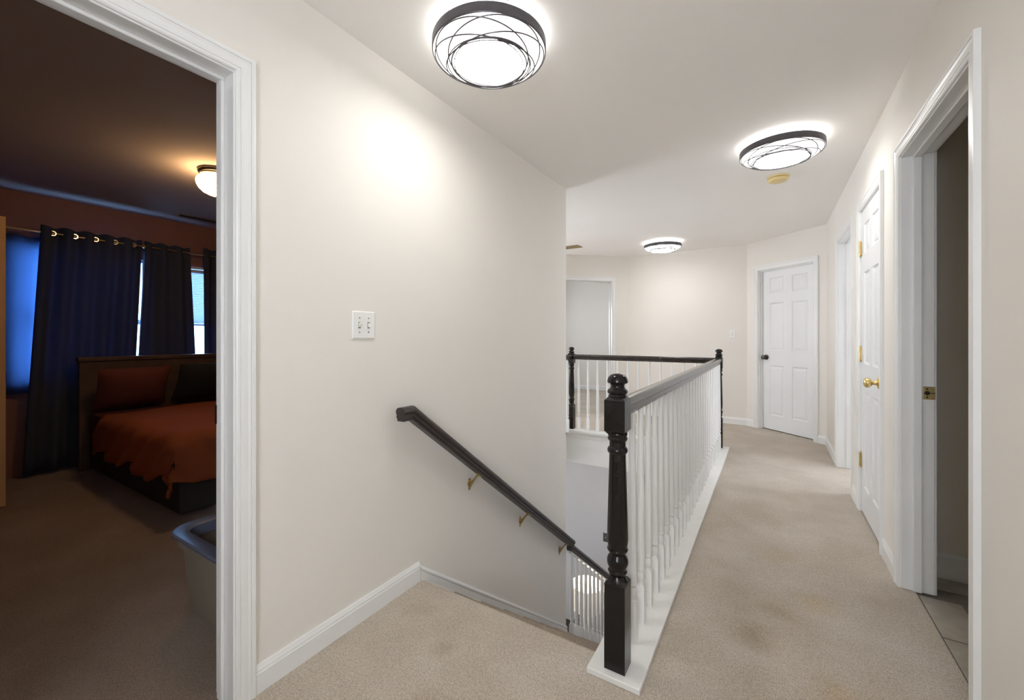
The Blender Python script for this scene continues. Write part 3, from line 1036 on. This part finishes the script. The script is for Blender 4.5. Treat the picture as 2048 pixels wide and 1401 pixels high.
wv = thing('wall_vent', 'grey slatted vent on the lower entry wall behind the balusters', 'vent', (-1.27, 5.40, -0.645))
MB().box(-0.14, 0.14, -0.004, 0, -0.07, 0.07).build('backing', 'dark_gap', wv)
bevel(MB().box(-0.15, 0.15, -0.008, 0, 0.066, 0.080).box(-0.15, 0.15, -0.008, 0, -0.080, -0.066).box(-0.15, -0.135, -0.008, 0, -0.066, 0.066).box(0.135, 0.15, -0.008, 0, -0.066, 0.066).build('frame', 'vent_grey', wv), 0.002)
slm = MB().box(-0.134, 0.134, -0.008, -0.003, -0.004, 0.004).mesh('slat', 'vent_grey')
for k in range(8):
    link('slat', slm, wv, (0, 0, -0.056 + 0.016 * k))

# ------------------------------------------------------------------ lamp and table below
ct = thing('console_table', 'dark wooden table below the lower stair banister', 'table', (-1.71, 4.28, ZLOW))
bevel(MB().box(-0.19, 0.19, -0.55, 0.55, 0.73, 0.76).build('tabletop', 'dark_wood', ct), 0.004)
MB().box(-0.17, 0.17, -0.52, 0.52, 0.64, 0.73).build('apron', 'dark_wood', ct)
lgm = MB().box(-0.02, 0.02, -0.02, 0.02, 0, 0.64).mesh('leg', 'dark_wood')
for sx in (-1, 1):
    for sy in (-1, 1):
        link('leg', lgm, ct, (sx * 0.15, sy * 0.50, 0))
tl = thing('table_lamp', 'lit drum shade table lamp seen through the lower balusters', 'lamp', (-1.70, 4.29, ZLOW + 0.76))
MB().lathe([(0.075, 0), (0.075, 0.012), (0.05, 0.022), (0.03, 0.04), (0.05, 0.09), (0.065, 0.15), (0.055, 0.21), (0.025, 0.26), (0.012, 0.30), (0.012, 0.37)], 32).build('base', 'plate_white', tl, True)
MB().lathe([(0.170, 0.525), (0.178, 0.285), (0.174, 0.285), (0.1675, 0.525)], 48, caps=False).build('shade', 'shade_glow', tl, True)
MB().lathe([(0.167, 0.523), (0.1735, 0.287)], 48, caps=False).build('shade_lining', 'lining_glow', tl, True)
MB().lathe([(0.008, 0.37), (0.026, 0.40), (0.031, 0.43), (0.026, 0.458), (0.002, 0.467)], 20).build('bulb', 'bulb_glow', tl, True)
MB().tube([(-0.168, 0, 0.51), (0.168, 0, 0.51)], 0.003, 8).build('spider', 'bronze', tl)

# ------------------------------------------------------------------ bedroom shell
XW = -5.45
W1, W2 = (0.78, 1.66), (1.96, 2.74)
WZ = (0.80, 1.985)
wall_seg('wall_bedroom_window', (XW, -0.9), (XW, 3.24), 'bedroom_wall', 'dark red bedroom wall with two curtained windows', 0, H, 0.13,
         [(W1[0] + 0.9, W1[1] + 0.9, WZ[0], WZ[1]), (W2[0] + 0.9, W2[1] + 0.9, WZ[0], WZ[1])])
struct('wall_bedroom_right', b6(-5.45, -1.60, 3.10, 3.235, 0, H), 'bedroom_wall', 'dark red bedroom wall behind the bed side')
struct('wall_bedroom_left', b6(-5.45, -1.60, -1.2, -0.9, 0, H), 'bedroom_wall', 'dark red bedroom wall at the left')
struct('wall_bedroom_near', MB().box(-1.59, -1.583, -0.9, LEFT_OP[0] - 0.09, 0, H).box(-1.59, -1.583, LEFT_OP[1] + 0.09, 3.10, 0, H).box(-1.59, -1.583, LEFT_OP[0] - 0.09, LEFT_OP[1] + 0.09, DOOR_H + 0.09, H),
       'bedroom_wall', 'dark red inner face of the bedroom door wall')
for n, (ya, yb) in ((1, W1), (2, W2)):
    wd = thing('window_%d' % n, ('white sash window behind the wide dark curtain' if n == 1 else 'white sash window beside the headboard with a half lowered blind'), None, (XW, ya, WZ[0]), math.pi / 2, kind='structure')
    w_, h_ = yb - ya, WZ[1] - WZ[0]
    f = MB().box(0, 0.035, 0.02, 0.11, 0, h_).box(w_ - 0.035, w_, 0.02, 0.11, 0, h_).box(0.035, w_ - 0.035, 0.02, 0.11, h_ - 0.035, h_).box(0.035, w_ - 0.035, 0.02, 0.11, 0, 0.04)
    f.build('frame', 'trim_white', wd)
    MB().box(0.035, w_ - 0.035, 0.05, 0.09, 0.52, 0.57).build('meeting_rail', 'trim_white', wd)
    for (za, zb) in ((0.04, 0.52), (0.57, h_ - 0.035)):
        MB().box(0.035, w_ - 0.035, 0.068, 0.072, za, zb).build('pane', 'pane_daylight_blue', wd)
    MB().box(w_ / 2 - 0.008, w_ / 2 + 0.008, 0.060, 0.082, 0.04, h_ - 0.035).build('muntin', 'trim_white', wd)
    MB().box(-0.04, w_ + 0.04, -0.03, 0.02, -0.025, 0.0).build('sill', 'trim_white', wd)
bl = thing('window_blind', 'half lowered white slatted blind between the two dark curtains', 'blind', (XW + 0.004, W2[0], 0))
MB().box(-0.04, -0.004, 0.04, 0.74, 1.91, 1.945).build('headrail', 'blind_white', bl)
sl = MB()
for k in range(31):
    z = 1.902 - 0.0185 * k
    sl.add([(-0.010, 0.045, z), (-0.010, 0.735, z), (-0.020, 0.735, z + 0.021), (-0.020, 0.045, z + 0.021), (-0.011, 0.045, z), (-0.011, 0.735, z), (-0.021, 0.735, z + 0.021), (-0.021, 0.045, z + 0.021)],
           [(0, 1, 2, 3), (7, 6, 5, 4), (0, 4, 5, 1), (2, 6, 7, 3), (1, 5, 6, 2), (3, 7, 4, 0)])
tag(sl.build('slats', 'blind_cloth', bl), kind='stuff')
MB().box(-0.034, -0.006, 0.04, 0.74, 1.318, 1.336).build('bottom_rail', 'blind_white', bl)


def plain_window(n, label, p, ang, w_, h_):
    wd = thing('window_%d' % n, label, None, p, ang, kind='structure')
    f = MB().box(0, 0.04, 0.02, 0.09, 0, h_).box(w_ - 0.04, w_, 0.02, 0.09, 0, h_).box(0.04, w_ - 0.04, 0.02, 0.09, h_ - 0.04, h_).box(0.04, w_ - 0.04, 0.02, 0.09, 0, 0.04)
    f.build('frame', 'trim_white', wd)
    MB().box(0.04, w_ - 0.04, 0.03, 0.07, h_ / 2 - 0.02, h_ / 2 + 0.02).build('meeting_rail', 'trim_white', wd)
    for (za, zb) in ((0.04, h_ / 2 - 0.02), (h_ / 2 + 0.02, h_ - 0.04)):
        MB().box(0.04, w_ - 0.04, 0.048, 0.052, za, zb).build('pane', 'pane_glass', wd)


plain_window(3, 'added fill light window behind the viewer', (XR - 0.10, -1.2, 1.00), math.pi, 0.76, 1.1)  # window added for soft frontal fill light, not known to exist
plain_window(4, 'upper foyer window', (-4.5, 3.55, 0.55), math.pi / 2, 0.95, 1.75)
plain_window(5, 'lower foyer window', (-4.5, 3.55, ZLOW + 1.00), math.pi / 2, 0.95, ZLC - 0.60 - ZLOW - 1.00)
plain_window(6, 'window of the back room', (-4.5, 6.9, 0.95), math.pi / 2, 0.85, 0.9)
plain_window(7, 'window of the small corridor room', (3.0, 5.6, 0.8), -math.pi / 2, 1.3, 1.2)


# ------------------------------------------------------------------ curtains
def curtain(name, label, yt0, yt1, yb0, yb1, zt, zb, folds, mat, amp=0.028, x=XW + 0.115, grommets=0, grp=None):
    t = thing(name, label, 'curtain', (x, (yt0 + yt1) / 2, zb), group=grp)
    y_c = (yt0 + yt1) / 2
    nu, nv = folds * 14, 16
    vs, fs = [], []
    for j in range(nv + 1):
        v = j / nv
        z = zt + (zb - zt) * v - zb
        a0 = yt0 + (yb0 - yt0) * v
        a1 = yt1 + (yb1 - yt1) * v
        for i in range(nu + 1):
            u = i / nu
            ph = u * folds * 2 * math.pi
            xx = amp * math.sin(ph + 0.3 * math.sin(3 * v)) * (1.0 + 0.25 * math.sin(5 * v + u * 7))
            zz = z + (0.008 * math.cos(ph) if j == 0 else 0)
            vs.append((xx, a0 + (a1 - a0) * u - y_c, zz))
    for j in range(nv):
        for i in range(nu):
            a = j * (nu + 1) + i
            fs.append((a, a + 1, a + nu + 2, a + nu + 1))
    o = MB().add(vs, fs).build('cloth', mat, t, True, angle=80)
    m = o.modifiers.new('thick', 'SOLIDIFY')
    m.thickness = 0.003
    for k in range(grommets):
        u = (k + 0.5) / grommets
        yy = yt0 + (yt1 - yt0) * u - y_c
        g = MB()
        pth = [(0.0, yy + 0.019 * math.cos(q), zt - zb - 0.055 + 0.019 * math.sin(q)) for q in [2 * math.pi * i / 16 for i in range(16)]]
        pth = [(amp * math.sin(u * folds * 2 * math.pi) + 0.006 + p[0], p[1], p[2]) for p in pth]
        prof = [(0.006 * math.cos(q), 0.006 * math.sin(q)) for q in [2 * math.pi * i / 6 for i in range(6)]]
        g.sweep(prof, pth, [(1, 0, 0)] * 16, True)
        g.build('grommet', 'silver', t, True)
    return t


curtain('window_curtain', 'wide dark navy grommet curtain over the left bedroom window', 0.905, 1.583, 0.80, 1.496, 2.155, 0.03, 5, 'curtain_dark', 0.030, grommets=5)
curtain('window_curtain', 'dark curtain in the middle, left of the bright window slit', 1.602, 1.985, 1.508, 2.075, 2.15, 0.03, 3, 'curtain_dark', 0.026, grommets=0)
curtain('window_curtain', 'dark curtain right of the bright window slit at the door jamb', 2.112, 2.80, 2.120, 2.82, 2.17, 0.03, 5, 'curtain_dark', 0.024, grommets=0)
curtain('window_curtain', 'short bright blue backlit curtain at the far left of the bedroom', 0.60, 0.93, 0.62, 0.93, 2.06, 0.715, 2, 'curtain_blue', 0.006, XW + 0.055)
for (ya, yb, lab) in ((0.66, 1.60, 'thin gold curtain rod over the left bedroom window'), (1.62, 2.85, 'thin curtain rod over the right bedroom window')):
    r = thing('curtain_rod', lab, 'curtain rod', (XW + 0.115, ya, 2.10))
    MB().tube([(0, 0, 0), (0, yb - ya, 0)], 0.008, 12).build('pole', 'rod_gold', r, True)
    MB().ico((0, 0, 0), 0.018).ico((0, yb - ya, 0), 0.018).build('finials', 'rod_gold', r, True)
    for q in (0.04, yb - ya - 0.04):
        MB().box(-0.115, 0.004, q - 0.006, q + 0.006, -0.006, 0.006).build('rod_bracket', 'rod_gold', r)

# ------------------------------------------------------------------ bed
bed = thing('bed', 'bed with rust orange cover and dark wooden headboard', 'bed', (-4.22, 1.87, 0))
BX0, BX1, BY0, BY1 = -5.17 + 4.22, -3.26 + 4.22, 1.135 - 1.87, 2.66 - 1.87
hb = MB().cbox(BX0 - 0.07, BX0 - 0.01, BY0 - 0.03, BY1 + 0.03, 0.0, 1.005, 0.008)
hb.build('headboard', 'headboard_wood', bed)
MB().cbox(BX0 - 0.08, BX0 + 0.005, BY0 - 0.04, BY1 + 0.04, 0.975, 1.012, 0.006).build('headboard_cap', 'headboard_wood', bed)
MB().cbox(BX0, BX1 - 0.02, BY0 + 0.03, BY1 - 0.03, 0.03, 0.30, 0.01).build('box_base', 'bed_skirt', bed)
MB().cbox(BX0, BX1 - 0.02, BY0 + 0.02, BY1 - 0.02, 0.30, 0.52, 0.05).build('mattress', 'bed_maroon', bed, True)


def cover(x0, x1, y0, y1, zt, drop, mat, name):
    nx, ny = 40, 40
    vs, fs = [], []
    dx = dy = 0.30
    X0, X1, Y0, Y1 = x0, x1 + dx, y0 - dy, y1 + dy
    for j in range(ny + 1):
        for i in range(nx + 1):
            x = X0 + (X1 - X0) * i / nx
            y = Y0 + (Y1 - Y0) * j / ny
            ox = max(0, x - x1)
            oy = max(0, y0 - y, y - y1)
            px, py = min(x, x1), min(max(y, y0), y1)
            d = max(ox, oy) if not (ox > 0 and oy > 0) else math.hypot(ox, oy)
            z = zt + 0.012 * math.sin(7 * x + 3 * y) * math.cos(5 * y)
            if d > 0:
                z = zt - min(d, drop + 0.06 * math.sin(11 * (x + y)))
                fl = 0.018 + 0.05 * min(1, d / 0.3) + 0.014 * math.sin(23 * (x - y))
                if ox > 0:
                    px += fl
                if oy > 0:
                    py += -fl if y < y0 else fl
            vs.append((px, py, z))
    for j in range(ny):
        for i in range(nx):
            a = j * (nx + 1) + i
            fs.append((a, a + 1, a + nx + 2, a + nx + 1))
    o = MB().add(vs, fs).build(name, mat, bed, True, angle=80)
    m = o.modifiers.new('thick', 'SOLIDIFY')
    m.thickness = 0.012
    m.offset = 1
    return o


cover(BX0 + 0.42, BX1 - 0.02, BY0 + 0.02, BY1 - 0.02, 0.535, 0.30, 'bed_rust', 'bedspread')


def pillow(label, p, rot, mat, sx=0.34, sy=0.24, sz=0.085):
    mb = MB()
    n = 16
    vs, fs = [], []
    for s_ in (1, -1):
        for j in range(n + 1):
            for i in range(n + 1):
                u, v = -1 + 2 * i / n, -1 + 2 * j / n
                hgt = (max(0, 1 - abs(u) ** 3.0) * max(0, 1 - abs(v) ** 3.0)) ** 0.5
                k = 1 - 0.06 * (u * u * (1 - v * v) + v * v * (1 - u * u))
                vs.append((u * sx * (1 - 0.05 * (1 - v * v)), v * sy * (1 - 0.05 * (1 - u * u)), s_ * sz * hgt))
    for q in range(2):
        o = q * (n + 1) ** 2
        for j in range(n):
            for i in range(n):
                a = o + j * (n + 1) + i
                fs.append((a, a + 1, a + n + 2, a + n + 1) if q == 0 else (a + n + 1, a + n + 2, a + 1, a))
    mb.add(vs, fs)
    o = mb.build('pillow', mat, None, True, angle=80)
    o.location = p
    o.rotation_euler = rot
    tag(o, label, 'pillow')
    return o


pillow('dull red pillow leaning on the headboard', (-4.995, 1.42, 0.735), (math.radians(0), math.radians(-66), math.radians(0)), 'pillow_red', 0.20, 0.26)
pillow('dark pillow leaning on the headboard nearer the door jamb', (-4.97, 2.02, 0.745), (0, math.radians(-62), math.radians(4)), 'pillow_dark', 0.21, 0.30)

# ------------------------------------------------------------------ storage tub


def rrect(x0, x1, y0, y1, r, n=8):
    out = []
    for (cx, cy, a) in ((x1 - r, y1 - r, 0), (x0 + r, y1 - r, 90), (x0 + r, y0 + r, 180), (x1 - r, y0 + r, 270)):
        for i in range(n + 1):
            t = math.radians(a + 90 * i / n)
            out.append((cx + r * math.cos(t), cy + r * math.sin(t)))
    return out


def loft(mb, loops, cap0=False, cap1=False):
    n = len(loops[0])
    vs = [p for l in loops for p in l]
    fs = []
    for q in range(len(loops) - 1):
        for e in range(n):
            f = (e + 1) % n
            fs.append((q * n + e, q * n + f, (q + 1) * n + f, (q + 1) * n + e))
    if cap0:
        fs.append(tuple(range(n))[::-1])
    if cap1:
        fs.append(tuple((len(loops) - 1) * n + e for e in range(n)))
    mb.add(vs, fs)
    return mb


tb = thing('storage_tub', 'beige plastic tub with blue grey rim on the bedroom floor', 'tub', (-1.98, 0.96, 0))
lp = lambda ins, z, r: [(x, y, z) for (x, y) in rrect(-0.275 + ins, 0.275 - ins, -0.215 + ins, 0.215 - ins, r)]
loft(MB(), [lp(0.060, 0.0, 0.05), lp(0.035, 0.285, 0.07), lp(0.020, 0.290, 0.08), lp(0.016, 0.338, 0.08), lp(0.040, 0.338, 0.07), lp(0.066, 0.012, 0.05)], True, True).build('body', 'tub_beige', tb, True)
loft(MB(), [lp(0.014, 0.334, 0.085), lp(0.0, 0.336, 0.09), lp(-0.002, 0.346, 0.09), lp(0.004, 0.352, 0.088), lp(0.040, 0.350, 0.07), lp(0.056, 0.345, 0.06), lp(0.060, 0.300, 0.055), lp(0.064, 0.30, 0.055), lp(0.044, 0.334, 0.07), lp(0.014, 0.334, 0.085)]).build('rim', 'tub_rim', tb, True)
loft(MB(), [lp(0.062, 0.15, 0.05), lp(0.062, 0.16, 0.05)], True, True).build('inside', 'tub_inside', tb, True)

# ------------------------------------------------------------------ bedroom ceiling fixture
bc = thing('ceiling_light', 'warm glass bowl ceiling light with bronze base in the bedroom', 'ceiling light', (-3.53, 1.49, H))
MB().lathe([(0.120, 0), (0.124, -0.012), (0.120, -0.026), (0.112, -0.032), (0.112, -0.042), (0.100, -0.048), (0.07, -0.048)], 48).build('base', 'bronze', bc, True)
MB().lathe([(0.098, -0.046), (0.112, -0.054), (0.128, -0.068), (0.134, -0.086), (0.130, -0.110), (0.116, -0.138), (0.092, -0.162), (0.060, -0.178), (0.024, -0.186), (0.001, -0.187)], 48, caps=False).build('bowl', 'bowl_glow', bc, True)
MB().lathe([(0.010, -0.186), (0.012, -0.194), (0.006, -0.202), (0.001, -0.205)], 20).build('finial', 'bronze', bc, True)
bv = thing('ceiling_vent', 'thin ceiling vent near the bedroom window wall', 'vent', (-5.10, 2.05, H))
bevel(MB().box(-0.05, 0.05, -0.26, 0.26, -0.006, -0.0005).build('frame', 'brass_old', bv), 0.002)
MB().box(-0.035, 0.035, -0.24, 0.24, -0.0072, -0.005).build('slot', 'dark_gap', bv)
